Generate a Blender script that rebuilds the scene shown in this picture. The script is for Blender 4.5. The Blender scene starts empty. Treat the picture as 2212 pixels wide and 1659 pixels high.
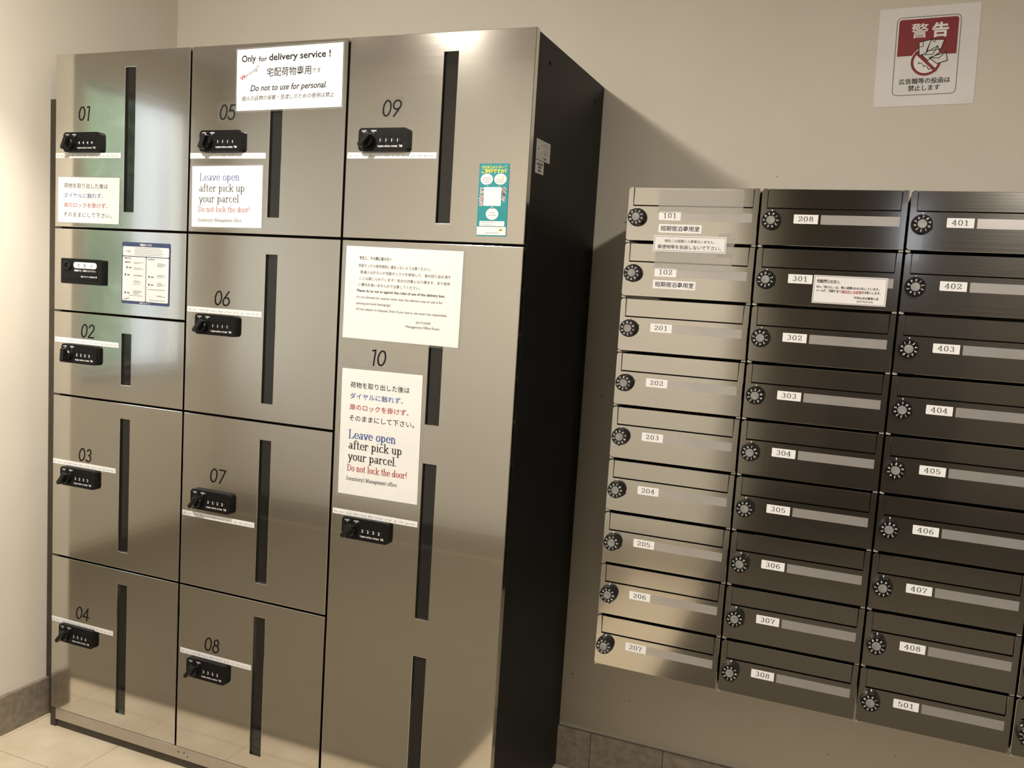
import bpy, bmesh, math, random
from mathutils import Matrix, Vector
random.seed(7)
SC = bpy.context.scene
COL = SC.collection
R = math.radians

# ------------------------------------------------------------------ camera
cam_data = bpy.data.cameras.new('camera')
cam = bpy.data.objects.new('camera', cam_data)
COL.objects.link(cam)
right = Vector((0.925524928, 0.373581126, 0.061973783))
down = Vector((0.095348314, -0.071511124, -0.992872025))
fwd = Vector((-0.366486434, 0.924836905, -0.101805659))
mw = Matrix.Identity(4)
for i in range(3):
    mw[i][0] = right[i]; mw[i][1] = -down[i]; mw[i][2] = -fwd[i]
mw.translation = Vector((2.02662, -1.72684, 1.29433))
cam.matrix_world = mw
cam_data.sensor_width = 36.0
cam_data.lens = 36.0 * 1878.52 / 2212.0
cam_data.clip_start = 0.02
SC.camera = cam

# ------------------------------------------------------------------ view + world
SC.view_settings.view_transform = 'Standard'
SC.view_settings.look = 'None'
SC.view_settings.gamma = 1.0
SC.view_settings.use_curve_mapping = False
SC.view_settings.exposure = 0.0
world = bpy.data.worlds.new('overcast_sky'); SC.world = world
world.use_nodes = True
bg = world.node_tree.nodes['Background']
bg.inputs[0].default_value = (0.90, 0.95, 0.97, 1)
bg.inputs[1].default_value = 6.0

# lamp powers (the lamps themselves are built further down)
LAMP_A = 310.0    # radiance of the small globe lamp in front of the lockers
FILL_C = 55.0     # added unseen disc lamp, fills light on the mailboxes
DOWN_FILL = 23.0       # disc light added under the globe to brighten the lower room
WASH = 85.0        # wall-washer spot beside the left wall
WARM = (1.0, 0.91, 0.79)
CEIL = 2.38       # ceiling height

# ------------------------------------------------------------------ materials
MATS = {}
def mat(name, col, rough=0.5, metal=0.0, spec=0.5, coat=0.0, coat_rough=0.05, emit=None, estr=0.0, alpha=1.0):
    if name in MATS: return MATS[name]
    m = bpy.data.materials.new(name); m.use_nodes = True
    b = m.node_tree.nodes['Principled BSDF']
    b.inputs['Base Color'].default_value = (*col, 1)
    b.inputs['Roughness'].default_value = rough
    b.inputs['Metallic'].default_value = metal
    b.inputs['Specular IOR Level'].default_value = spec
    b.inputs['Coat Weight'].default_value = coat
    b.inputs['Coat Roughness'].default_value = coat_rough
    b.inputs['Alpha'].default_value = alpha
    if emit:
        b.inputs['Emission Color'].default_value = (*emit, 1)
        b.inputs['Emission Strength'].default_value = estr
    MATS[name] = m
    return m

def N(m, t, **kw):
    n = m.node_tree.nodes.new(t)
    for k, v in kw.items(): setattr(n, k, v)
    return n
def link(m, a, b): m.node_tree.links.new(a, b)

def noise_mix(m, c0, c1, scale, detail=4.0, lo=0.35, hi=0.65, coords='Object', stretch=(1, 1, 1), bump=0.0, bump_scale=None):
    """Procedural two-tone colour with optional fine relief."""
    b = m.node_tree.nodes['Principled BSDF']
    tc = N(m, 'ShaderNodeTexCoord'); mp = N(m, 'ShaderNodeMapping')
    mp.inputs['Scale'].default_value = stretch
    link(m, tc.outputs[coords], mp.inputs['Vector'])
    no = N(m, 'ShaderNodeTexNoise'); no.inputs['Scale'].default_value = scale; no.inputs['Detail'].default_value = detail
    link(m, mp.outputs[0], no.inputs['Vector'])
    rp = N(m, 'ShaderNodeValToRGB')
    rp.color_ramp.elements[0].position = lo; rp.color_ramp.elements[0].color = (*c0, 1)
    rp.color_ramp.elements[1].position = hi; rp.color_ramp.elements[1].color = (*c1, 1)
    link(m, no.outputs['Fac'], rp.inputs['Fac']); link(m, rp.outputs['Color'], b.inputs['Base Color'])
    if bump:
        n2 = N(m, 'ShaderNodeTexNoise'); n2.inputs['Scale'].default_value = bump_scale or scale; n2.inputs['Detail'].default_value = 3
        link(m, mp.outputs[0], n2.inputs['Vector'])
        bp = N(m, 'ShaderNodeBump'); bp.inputs['Strength'].default_value = bump; bp.inputs['Distance'].default_value = 0.002
        link(m, n2.outputs['Fac'], bp.inputs['Height']); link(m, bp.outputs['Normal'], b.inputs['Normal'])
    return m

def steel(name, col, rough, aniso):
    m = mat(name, col, rough, 1.0)
    b = m.node_tree.nodes['Principled BSDF']
    b.inputs['Anisotropic'].default_value = aniso
    b.inputs['Coat Weight'].default_value = 1.0; b.inputs['Coat Roughness'].default_value = 0.015
    tg = N(m, 'ShaderNodeTangent', direction_type='UV_MAP'); tg.uv_map = 'UVMap'
    link(m, tg.outputs[0], b.inputs['Tangent'])
    tc = N(m, 'ShaderNodeTexCoord'); mp = N(m, 'ShaderNodeMapping'); mp.inputs['Scale'].default_value = (3, 3, 900)
    link(m, tc.outputs['Object'], mp.inputs['Vector'])
    no = N(m, 'ShaderNodeTexNoise'); no.inputs['Scale'].default_value = 1.0; no.inputs['Detail'].default_value = 2
    link(m, mp.outputs[0], no.inputs['Vector'])
    mr = N(m, 'ShaderNodeMapRange'); mr.inputs['To Min'].default_value = rough * 0.85; mr.inputs['To Max'].default_value = rough * 1.15
    link(m, no.outputs['Fac'], mr.inputs['Value']); link(m, mr.outputs[0], b.inputs['Roughness'])
    mx = N(m, 'ShaderNodeMix', data_type='RGBA')
    mx.inputs['A'].default_value = (*[c * 0.96 for c in col], 1); mx.inputs['B'].default_value = (*[min(1, c * 1.04) for c in col], 1)
    link(m, no.outputs['Fac'], mx.inputs['Factor']); link(m, mx.outputs['Result'], b.inputs['Base Color'])
    return m

STEEL = steel('brushed_stainless_door', (0.595, 0.575, 0.535), 0.115, 0.55)
STEEL2 = steel('brushed_stainless_mailbox', (0.56, 0.545, 0.51), 0.13, 0.55)
KICK = steel('dull_stainless_kick_strip', (0.50, 0.47, 0.42), 0.42, 0.3)
WALL = noise_mix(mat('painted_wall', (0.66, 0.64, 0.52), 0.85, spec=0.2), (0.645, 0.605, 0.525), (0.675, 0.635, 0.555), 3.0, bump=0.12, bump_scale=140)
WALL2 = noise_mix(mat('white_painted_wall', (0.7, 0.68, 0.63), 0.85, spec=0.2), (0.77, 0.75, 0.69), (0.80, 0.78, 0.72), 3.0, bump=0.12, bump_scale=140)
CEILM = noise_mix(mat('ceiling_paint', (0.7, 0.67, 0.58), 0.9, spec=0.2), (0.56, 0.52, 0.50), (0.60, 0.56, 0.54), 2.0)
FLOORM = noise_mix(mat('floor_tile_glaze', (0.6, 0.52, 0.4), 0.45), (0.56, 0.48, 0.355), (0.66, 0.58, 0.45), 9.0, bump=0.15, bump_scale=60)
GROUT = mat('floor_grout', (0.47, 0.40, 0.30), 0.9)
SKIRT = noise_mix(mat('skirting_tile_stone', (0.25, 0.22, 0.17), 0.6), (0.17, 0.145, 0.11), (0.24, 0.205, 0.16), 60.0, detail=6, bump=0.2, bump_scale=200)
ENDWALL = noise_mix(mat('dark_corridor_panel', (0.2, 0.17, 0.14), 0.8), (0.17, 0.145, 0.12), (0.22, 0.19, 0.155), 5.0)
MATD = noise_mix(mat('dark_corridor_carpet', (0.08, 0.07, 0.055), 0.95, spec=0.1), (0.06, 0.052, 0.04), (0.09, 0.078, 0.062), 80.0)
SKGROUT = mat('skirting_grout', (0.13, 0.11, 0.085), 0.9)
BLACKP = noise_mix(mat('black_coated_sheet', (0.010, 0.010, 0.010), 0.45, spec=0.12), (0.009, 0.009, 0.009), (0.012, 0.012, 0.011), 5.0)
PLINTH = noise_mix(mat('dark_bronze_sheet', (0.045, 0.036, 0.026), 0.5, spec=0.4), (0.04, 0.032, 0.023), (0.055, 0.045, 0.032), 20.0)
GAP = mat('dark_recess', (0.012, 0.010, 0.008), 0.8, spec=0.1)
GLASSB = mat('smoked_acrylic', (0.012, 0.012, 0.011), 0.04, spec=0.6)
PLASTIC = noise_mix(mat('black_plastic', (0.014, 0.014, 0.014), 0.38, spec=0.16), (0.007, 0.007, 0.007), (0.010, 0.010, 0.010), 90.0, bump=0.1, bump_scale=700)
KNOBP = mat('gloss_black_plastic', (0.008, 0.008, 0.008), 0.2, spec=0.5)
CAPG = noise_mix(mat('brushed_dial_cap', (0.30, 0.30, 0.29), 0.45, 0.3), (0.26, 0.26, 0.25), (0.36, 0.36, 0.35), 60.0)
PAPER = noise_mix(mat('laminated_paper', (0.84, 0.84, 0.83), 0.6, coat=0.3, coat_rough=0.12), (0.83, 0.83, 0.82), (0.86, 0.86, 0.85), 12.0)
PAPER2 = noise_mix(mat('plain_paper', (0.80, 0.79, 0.79), 0.8, spec=0.2), (0.78, 0.77, 0.77), (0.82, 0.81, 0.81), 12.0)
TAPEW = mat('white_label_tape', (0.85, 0.85, 0.86), 0.35)
INK = mat('black_print', (0.018, 0.018, 0.02), 0.7, spec=0.2)
INKN = mat('matt_black_vinyl', (0.010, 0.009, 0.009), 0.7, spec=0.15)
INKG = mat('grey_print', (0.055, 0.055, 0.06), 0.7, spec=0.2)
INKL = mat('light_grey_print', (0.26, 0.26, 0.27), 0.6)
INKB = mat('blue_print', (0.045, 0.09, 0.33), 0.7, spec=0.2)
INKR = mat('red_print', (0.38, 0.03, 0.03), 0.7, spec=0.2)
WHITEP = mat('white_print', (0.85, 0.85, 0.85), 0.5)
YELLOWP = mat('yellow_print', (0.85, 0.75, 0.06), 0.5)
MAROON = mat('maroon_print', (0.24, 0.025, 0.03), 0.6)
TEAL = noise_mix(mat('teal_print', (0.02, 0.27, 0.31), 0.35), (0.018, 0.25, 0.29), (0.025, 0.29, 0.33), 8.0)
NAVY = mat('navy_print', (0.05, 0.07, 0.16), 0.4)
NAMEW = noise_mix(mat('frosted_name_window', (0.5, 0.48, 0.47), 0.28, 0.6), (0.50, 0.485, 0.475), (0.55, 0.53, 0.52), 14.0)
TABM = mat('grey_hinge_plastic', (0.42, 0.40, 0.35), 0.5)
STICK = noise_mix(mat('silver_data_sticker', (0.52, 0.51, 0.49), 0.4), (0.48, 0.47, 0.45), (0.56, 0.55, 0.53), 40.0)
WHITEMETAL = mat('white_lamp_housing', (0.75, 0.73, 0.68), 0.5)
LAMPG = mat('fill_diffuser', (0.9, 0.9, 0.85), 0.5, emit=WARM, estr=8.0)
FRAMEM = mat('window_frame_aluminium', (0.45, 0.44, 0.42), 0.4, 0.6)
MULLW = noise_mix(mat('white_garden_pillar', (0.42, 0.43, 0.47), 0.7), (0.41, 0.42, 0.46), (0.44, 0.45, 0.49), 4.0)
DOORP = mat('dark_corridor_door', (0.10, 0.085, 0.07), 0.5)
LEAF = noise_mix(mat('hedge_leaves', (0.12, 0.3, 0.1), 0.6), (0.16, 0.24, 0.13), (0.42, 0.50, 0.37), 9.0)
GROUND = noise_mix(mat('pale_gravel', (0.5, 0.48, 0.44), 0.9), (0.42, 0.40, 0.36), (0.58, 0.56, 0.5), 30.0)

def clear_film(name, a, tint, rough):
    m = bpy.data.materials.new(name); m.use_nodes = True
    nt = m.node_tree; nt.nodes.clear()
    out = nt.nodes.new('ShaderNodeOutputMaterial'); mix = nt.nodes.new('ShaderNodeMixShader'); mix.inputs[0].default_value = a
    tr = nt.nodes.new('ShaderNodeBsdfTransparent'); tr.inputs[0].default_value = (0.97, 0.97, 0.97, 1)
    pr = nt.nodes.new('ShaderNodeBsdfPrincipled'); pr.inputs['Base Color'].default_value = (*tint, 1); pr.inputs['Roughness'].default_value = rough
    no = nt.nodes.new('ShaderNodeTexNoise'); no.inputs['Scale'].default_value = 25; tc = nt.nodes.new('ShaderNodeTexCoord')
    mr = nt.nodes.new('ShaderNodeMapRange'); mr.inputs['To Min'].default_value = a * 0.75; mr.inputs['To Max'].default_value = a * 1.25
    nt.links.new(tc.outputs['Object'], no.inputs['Vector']); nt.links.new(no.outputs['Fac'], mr.inputs['Value']); nt.links.new(mr.outputs[0], mix.inputs[0])
    nt.links.new(tr.outputs[0], mix.inputs[1]); nt.links.new(pr.outputs[0], mix.inputs[2]); nt.links.new(mix.outputs[0], out.inputs[0])
    return m
FILM = clear_film('laminate_film', 0.07, (0.7, 0.7, 0.68), 0.15)
NUMFILM = clear_film('clear_number_film', 0.02, (0.6, 0.6, 0.58), 0.5)
CLEARTAPE = clear_film('clear_packing_tape', 0.22, (0.62, 0.60, 0.57), 0.3)
PANE = clear_film('window_pane', 0.06, (0.7, 0.75, 0.72), 0.05)

# ------------------------------------------------------------------ mesh helpers
def new_obj(name, me, m=None, parent=None, loc=None):
    o = bpy.data.objects.new(name, me); COL.objects.link(o)
    if m is not None and me is not None:
        me.materials.clear(); me.materials.append(m)
    if parent is not None: o.parent = parent
    if loc is not None: o.location = loc
    return o
def finish(name, bm, smooth=False):
    bmesh.ops.recalc_face_normals(bm, faces=bm.faces)
    me = bpy.data.meshes.new(name); bm.to_mesh(me); bm.free()
    add_uv(me)
    if smooth:
        for p in me.polygons: p.use_smooth = True
    return me
def add_uv(me):
    uv = me.uv_layers.new(name='UVMap') if 'UVMap' not in me.uv_layers else me.uv_layers['UVMap']
    for l in me.loops:
        c = me.vertices[l.vertex_index].co
        uv.data[l.index].uv = (c.z, c.x + c.y * 0.37)
def add_box(bm, x0, x1, y0, y1, z0, z1):
    vs = [bm.verts.new((x, y, z)) for x in (x0, x1) for y in (y0, y1) for z in (z0, z1)]
    for f in ((0, 1, 3, 2), (4, 6, 7, 5), (0, 4, 5, 1), (2, 3, 7, 6), (0, 2, 6, 4), (1, 5, 7, 3)):
        bm.faces.new([vs[i] for i in f])
    return vs
def box_mesh(name, x0, x1, y0, y1, z0, z1, bevel=0.0, seg=2):
    bm = bmesh.new(); add_box(bm, x0, x1, y0, y1, z0, z1)
    if bevel:
        bmesh.ops.bevel(bm, geom=list(bm.edges), offset=bevel, segments=seg, affect='EDGES', profile=0.5)
    return finish(name, bm)
def box(name, x0, x1, y0, y1, z0, z1, m, parent=None, bevel=0.0, seg=2):
    return new_obj(name, box_mesh(name, x0, x1, y0, y1, z0, z1, bevel, seg), m, parent)
def prism_mesh(name, pts, y0, y1, bevel=0.0, seg=2):
    """Outline (x,z) extruded between y0 (front) and y1."""
    bm = bmesh.new()
    a = [bm.verts.new((x, y0, z)) for x, z in pts]; b = [bm.verts.new((x, y1, z)) for x, z in pts]
    n = len(pts)
    f = bm.faces.new(a); bm.faces.new(b[::-1])
    for i in range(n): bm.faces.new((a[i], b[i], b[(i + 1) % n], a[(i + 1) % n]))
    if bevel:
        bmesh.ops.bevel(bm, geom=list(f.edges), offset=bevel, segments=seg, affect='EDGES', profile=0.5)
    return finish(name, bm)
def rrect(x0, x1, z0, z1, r, n=5, corners=(1, 1, 1, 1)):
    """Rounded rectangle, CCW; corners = bl, br, tr, tl."""
    P = []
    for (cx, cz, a, on, px, pz) in ((x0 + r, z0 + r, 180, corners[0], x0, z0), (x1 - r, z0 + r, 270, corners[1], x1, z0),
                                    (x1 - r, z1 - r, 0, corners[2], x1, z1), (x0 + r, z1 - r, 90, corners[3], x0, z1)):
        if on: P += [(cx + r * math.cos(R(a + 90 * i / n)), cz + r * math.sin(R(a + 90 * i / n))) for i in range(n + 1)]
        else: P.append((px, pz))
    return P
def lathe_mesh(name, prof, n=32, smooth=False, flat_caps=True):
    """Profile [(r, y)] turned about the local y axis."""
    bm = bmesh.new(); rings = []
    for r, y in prof:
        if r < 1e-6: rings.append([bm.verts.new((0, y, 0))])
        else: rings.append([bm.verts.new((r * math.cos(2 * math.pi * i / n), y, r * math.sin(2 * math.pi * i / n))) for i in range(n)])
    for a, b in zip(rings, rings[1:]):
        for i in range(n):
            j = (i + 1) % n
            if len(a) == 1: bm.faces.new((a[0], b[j], b[i]))
            elif len(b) == 1: bm.faces.new((a[i], a[j], b[0]))
            else: bm.faces.new((a[i], a[j], b[j], b[i]))
    return finish(name, bm, smooth)
def tag(o, label=None, cat=None, group=None, kind=None):
    if label: o['label'] = label
    if cat: o['category'] = cat
    if group: o['group'] = group
    if kind: o['kind'] = kind
    return o
def empty(name, loc=(0, 0, 0), rot=(0, 0, 0)):
    o = bpy.data.objects.new(name, None); COL.objects.link(o)
    o.empty_display_size = 0.05; o.location = loc; o.rotation_euler = rot
    return o

# ------------------------------------------------------------------ flat print
_GL = {}
def font_mesh(body, shear=0.0, bold=0.0, res=3):
    k = (body, shear, bold, res)
    if k in _GL: return _GL[k]
    c = bpy.data.curves.new('t', 'FONT'); c.body = body; c.size = 1.0; c.shear = shear; c.offset = bold; c.resolution_u = res
    o = bpy.data.objects.new('t', c); COL.objects.link(o)
    dg = bpy.context.evaluated_depsgraph_get()
    me = bpy.data.meshes.new_from_object(o.evaluated_get(dg))
    vs = [(v.co.x, v.co.y) for v in me.vertices]; fs = [tuple(p.vertices) for p in me.polygons]
    # keep faces counter-clockwise
    out = []
    for f in fs:
        a = sum(vs[f[i]][0] * vs[f[(i + 1) % len(f)]][1] - vs[f[(i + 1) % len(f)]][0] * vs[f[i]][1] for i in range(len(f)))
        out.append(f if a >= 0 else f[::-1])
    bpy.data.objects.remove(o); bpy.data.curves.remove(c); bpy.data.meshes.remove(me)
    _GL[k] = (vs, out); return _GL[k]

class Ink:
    def __init__(s): s.v = []; s.f = []
    def raw(s, vs, fs, fn):
        b = len(s.v); s.v += [fn(x, y) for x, y in vs]; s.f += [tuple(b + i for i in f) for f in fs]
    def poly(s, pts, lift=False):
        b = len(s.v); d = (len(s.f) % 60) * 1.2e-6 if lift else 0.0; s.v += [(p[0], p[1], d) for p in pts]; s.f.append(tuple(range(b, b + len(pts)))); return s
    def rect(s, x0, x1, z0, z1): return s.poly([(x0, z0), (x1, z0), (x1, z1), (x0, z1)])
    def disc(s, cx, cz, rx, rz=None, n=28):
        rz = rz or rx
        return s.poly([(cx + rx * math.cos(2 * math.pi * i / n), cz + rz * math.sin(2 * math.pi * i / n)) for i in range(n)])
    def line(s, pts, w, closed=False):
        P = list(pts); n = len(P)
        if math.hypot(P[0][0] - P[-1][0], P[0][1] - P[-1][1]) < 1e-9: P.pop(); n -= 1; closed = True
        if n > 12:      # smooth ribbon with shared corners
            b = len(s.v)
            for i in range(n):
                p0, p1 = (P[i - 1] if closed or i else P[i]), (P[(i + 1) % n] if closed or i < n - 1 else P[i])
                dx, dz = p1[0] - p0[0], p1[1] - p0[1]; L = math.hypot(dx, dz) or 1e-9; nx, nz = -dz / L * w / 2, dx / L * w / 2
                s.v += [(P[i][0] - nx, P[i][1] - nz), (P[i][0] + nx, P[i][1] + nz)]
            for i in range(n if closed else n - 1):
                j = (i + 1) % n; s.f.append((b + 2 * i, b + 2 * j, b + 2 * j + 1, b + 2 * i + 1))
            return s
        if closed: P.append(P[0])
        for (x0, z0), (x1, z1) in zip(P, P[1:]):
            dx, dz = x1 - x0, z1 - z0; L = math.hypot(dx, dz) or 1e-9
            ex, ez = dx / L * w / 2, dz / L * w / 2; nx, nz = -ez, ex
            s.poly([(x0 - ex - nx, z0 - ez - nz), (x1 + ex - nx, z1 + ez - nz), (x1 + ex + nx, z1 + ez + nz), (x0 - ex + nx, z0 - ez + nz)], True)
        return s
    def text(s, body, x, z, size, width=None, align='l', shear=0.0, bold=0.0, rot=0.0, res=3, upright_to=None):
        vs, fs = font_mesh(body, shear, bold, res)
        if not vs: return 0
        x0 = min(v[0] for v in vs); x1 = max(v[0] for v in vs); w = x1 - x0
        sx = (width / w) if width else size
        tot = w * sx
        ox = {'l': 0, 'c': -tot / 2, 'r': -tot}[align]
        c, sn = math.cos(rot), math.sin(rot)
        def fn(px, py):
            a, b = ox + (px - x0) * sx, py * size
            return (x + a * c - b * sn, z + a * sn + b * c)
        s.raw(vs, fs, fn); return tot
    def mono(s, body, x, z, size, pitch, sx=0.85):
        for i, ch in enumerate(body):
            if ch == ' ': continue
            vs, fs = font_mesh(ch, 0, 0, 3)
            xm = (min(v[0] for v in vs) + max(v[0] for v in vs)) / 2
            cx = x + (i + 0.5) * pitch
            s.raw(vs, fs, lambda px, py: (cx + (px - xm) * size * sx, z + py * size))
    def pen(s, strokes, x, z, size, hw, hh, sx=1.0, shear=0.0):
        """Broad-nib strokes: wide verticals, thin horizontals."""
        nib = [(hw * math.cos(2 * math.pi * (i + .5) / 8) * 1.08, hh * math.sin(2 * math.pi * (i + .5) / 8) * 1.08) for i in range(8)]
        for st in strokes:
            for (x0, z0), (x1, z1) in zip(st, st[1:]):
                pts = [(x0 + a, z0 + b) for a, b in nib] + [(x1 + a, z1 + b) for a, b in nib]
                h = hull(pts)
                s.poly([(x + (a * sx + b * shear) * size, z + b * size) for a, b in h], True)
    def build(s, name, m, parent, y):
        me = bpy.data.meshes.new(name)
        me.from_pydata([(p[0], y - (p[2] if len(p) > 2 else 0.0), p[1]) for p in s.v], [], s.f)
        add_uv(me)
        return new_obj(name, me, m, parent)
def hull(P):
    P = sorted(set(P))
    def half(Q):
        h = []
        for p in Q:
            while len(h) > 1 and (h[-1][0] - h[-2][0]) * (p[1] - h[-2][1]) - (h[-1][1] - h[-2][1]) * (p[0] - h[-2][0]) <= 0: h.pop()
            h.append(p)
        return h
    a, b = half(P), half(P[::-1])
    return a[:-1] + b[:-1]
def arc(cx, cz, rx, rz, a0, a1, n=14):
    return [(cx + rx * math.cos(R(a0 + (a1 - a0) * i / n)), cz + rz * math.sin(R(a0 + (a1 - a0) * i / n))) for i in range(n + 1)]
def ell(cx, cz, rx, rz, n=22): return arc(cx, cz, rx, rz, 0, 360, n)
H = lambda x0, x1, z: [(x0, z), (x1, z)]
V = lambda x, z0, z1: [(x, z0), (x, z1)]
SERIF = {   # skeletons of a bookish roman face: (strokes, advance)
 '0': ([ell(.27, .34, .17, .325)], .55), '1': ([V(.28, 0, .66), [(.28, .66), (.15, .55)], H(.14, .42, .01)], .55),
 '2': ([arc(.27, .49, .15, .17, 170, -25) + [(.1, .03)], H(.1, .43, .03), [(.43, .03), (.46, .15)], ell(.13, .5, .015, .02, 6)], .55),
 '3': ([arc(.26, .505, .13, .155, 150, -80), arc(.26, .18, .16, .175, 88, -150), ell(.13, .1, .015, .02, 6)], .55),
 '4': ([[(.34, .66), (.05, .2)], H(.05, .48, .2), V(.34, .66, 0), H(.22, .46, .01)], .55),
 '5': ([H(.15, .43, .64), [(.15, .65), (.13, .36)], arc(.26, .21, .17, .2, 135, -150), ell(.12, .1, .015, .02, 6)], .55),
 '6': ([ell(.27, .2, .165, .195), arc(.40, .26, .30, .39, 80, 178)], .55),
 '7': ([H(.1, .46, .64), [(.1, .65), (.1, .52)], [(.46, .64), (.3, .33), (.23, 0)]], .55),
 '8': ([ell(.27, .505, .125, .15), ell(.27, .18, .16, .175)], .55),
 'a': ([ell(.2, .13, .12, .12), V(.35, .33, .05), [(.35, .05), (.43, .02)], arc(.24, .32, .11, .13, 0, 150)], .46),
 'c': ([arc(.25, .23, .17, .22, 45, 320)], .45), 'd': ([ell(.22, .22, .14, .21), V(.38, 0, .72), H(.29, .38, .71), H(.38, .46, .01)], .50),
 'e': ([arc(.25, .23, .17, .22, 0, 320), H(.08, .42, .25)], .46),
 'f': ([V(.17, 0, .55), arc(.28, .55, .11, .16, 180, 40), H(.05, .3, .45), H(.06, .29, .01)], .34),
 'g': ([ell(.22, .31, .13, .14), [(.33, .42), (.43, .44)], [(.13, .2), (.1, .08), (.2, .03), (.38, 0)], ell(.24, -.1, .17, .1)], .46),
 'h': ([V(.12, 0, .72), arc(.25, .28, .13, .17, 180, 0), V(.38, .3, 0), H(.03, .21, .01), H(.29, .47, .01), H(.03, .12, .71)], .50),
 'i': ([V(.14, 0, .45), H(.04, .24, .01), H(.04, .14, .45), V(.14, .62, .66)], .27),
 'k': ([V(.12, 0, .72), [(.42, .45), (.14, .2)], [(.22, .26), (.44, .01)], H(.03, .21, .01), H(.34, .5, .01), H(.32, .48, .45), H(.03, .12, .71)], .50),
 'l': ([V(.14, 0, .72), H(.04, .24, .01), H(.04, .14, .71)], .27),
 'm': ([V(.12, 0, .45), arc(.245, .28, .125, .17, 180, 0), V(.37, .3, 0), arc(.495, .28, .125, .17, 180, 0), V(.62, .3, 0), H(.03, .21, .01), H(.28, .46, .01), H(.53, .71, .01), H(.03, .12, .45)], .74),
 'n': ([V(.12, 0, .45), arc(.25, .28, .13, .17, 180, 0), V(.38, .3, 0), H(.03, .21, .01), H(.29, .47, .01), H(.03, .12, .45)], .50),
 'o': ([ell(.25, .23, .17, .22)], .48), 'p': ([V(.12, -.21, .45), ell(.27, .23, .14, .21), H(.02, .23, -.21), H(.03, .12, .45)], .50),
 'r': ([V(.13, 0, .45), arc(.27, .28, .13, .16, 180, 60), H(.03, .24, .01), H(.03, .13, .45), ell(.35, .39, .02, .02, 6)], .40),
 't': ([V(.15, .62, .1), arc(.25, .1, .1, .09, 180, 310), H(.04, .3, .45)], .34),
 'u': ([V(.12, .45, .15), arc(.25, .15, .13, .14, 180, 360), V(.38, .45, 0), H(.38, .47, .01), H(.03, .12, .45), H(.29, .38, .45)], .50),
 'v': ([[(.07, .45), (.24, .01)], [(.41, .45), (.25, .01)], H(0, .16, .45), H(.33, .48, .45)], .47),
 'y': ([[(.07, .45), (.24, .01)], [(.41, .45), (.24, .0), (.16, -.19), (.07, -.18)], H(0, .16, .45), H(.33, .48, .45)], .47),
 'L': ([V(.16, 0, .7), H(.05, .5, .01), [(.5, .01), (.52, .18)], H(.05, .28, .69)], .58),
 'D': ([V(.16, 0, .7), arc(.24, .35, .33, .34, 90, -90), H(.05, .24, .69), H(.05, .24, .01)], .66),
 'M': ([V(.13, 0, .7), V(.7, 0, .7), [(.15, .7), (.4, .06)], [(.4, .06), (.69, .7)], H(.04, .23, .01), H(.6, .8, .01), H(.04, .15, .69), H(.69, .8, .69)], .86),
 '.': ([V(.1, .02, .05)], .24), '!': ([V(.14, .7, .22), V(.14, .02, .05)], .28), ' ': ([], .28)}
MONO = {   # skeletons of a geometric mono-line numeral face
 '0': ([ell(.24, .35, .19, .33)], .50), '1': ([V(.22, 0, .69), [(.22, .69), (.07, .66)]], .36),
 '2': ([arc(.24, .5, .17, .18, 170, -35) + [(.06, .02)], H(.06, .44, .02)], .50),
 '3': ([arc(.22, .515, .14, .155, 150, -85), arc(.22, .19, .17, .17, 88, -150)], .48),
 '4': ([[(.34, .68), (.04, .2)], H(.04, .46, .2), V(.34, .68, 0)], .52),
 '5': ([H(.14, .42, .67), [(.14, .67), (.10, .38)], arc(.22, .22, .19, .21, 125, -150)], .50),
 '6': ([ell(.24, .2, .19, .19), [(.08, .31), (.34, .69)]], .50), '7': ([H(.06, .44, .67), [(.44, .67), (.16, 0)]], .48),
 '8': ([ell(.24, .52, .135, .155), ell(.24, .19, .18, .185)], .50), '9': ([ell(.24, .49, .19, .19), [(.40, .38), (.14, 0)]], .50)}
def pen_text(ink, body, x, z, size, table, hw, hh, sx=1.0, shear=0.0, align='l', width=None):
    tot = sum(table[c][1] for c in body) * size * sx
    if width: sx = sx * width / tot; tot = width
    x -= {'l': 0, 'c': tot / 2, 'r': tot}[align]
    for c in body:
        ink.pen(table[c][0], x, z, size, hw / 1.0, hh, sx, shear); x += table[c][1] * size * sx
    return tot

# ------------------------------------------------------------------ the setting
WB = 0.508                 # back wall plane
XL = -0.074                # left return wall plane
XW = -1.30                 # window wall plane
YF = -2.15                 # wall opposite the lockers
XO = 1.435                 # where that wall ends and the corridor begins
XR = 4.2; YC = -4.6        # right wall, corridor end
def struct(o): o['kind'] = 'structure'; return o

struct(box('wall_back', XL - 0.1, XR, WB, WB + 0.12, 0, CEIL, WALL))
struct(box('wall_left', XW - 0.15, XL, -0.12, WB + 0.12, 0, CEIL, WALL))
struct(box('wall_right', XR, XR + 0.12, YC, WB + 0.12, 0, CEIL, WALL))
wf = struct(box('wall_front', XW - 0.15, XO, YF - 0.12, YF, 0, CEIL, WALL2))
struct(box('wall_corridor', XO - 0.12, XO, YC, YF - 0.12, 0, CEIL, WALL))
struct(box('wall_corridor_end', XO - 0.12, XR, YC - 0.12, YC, 0, CEIL, ENDWALL))
wb = bpy.data.objects['wall_back']
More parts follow.
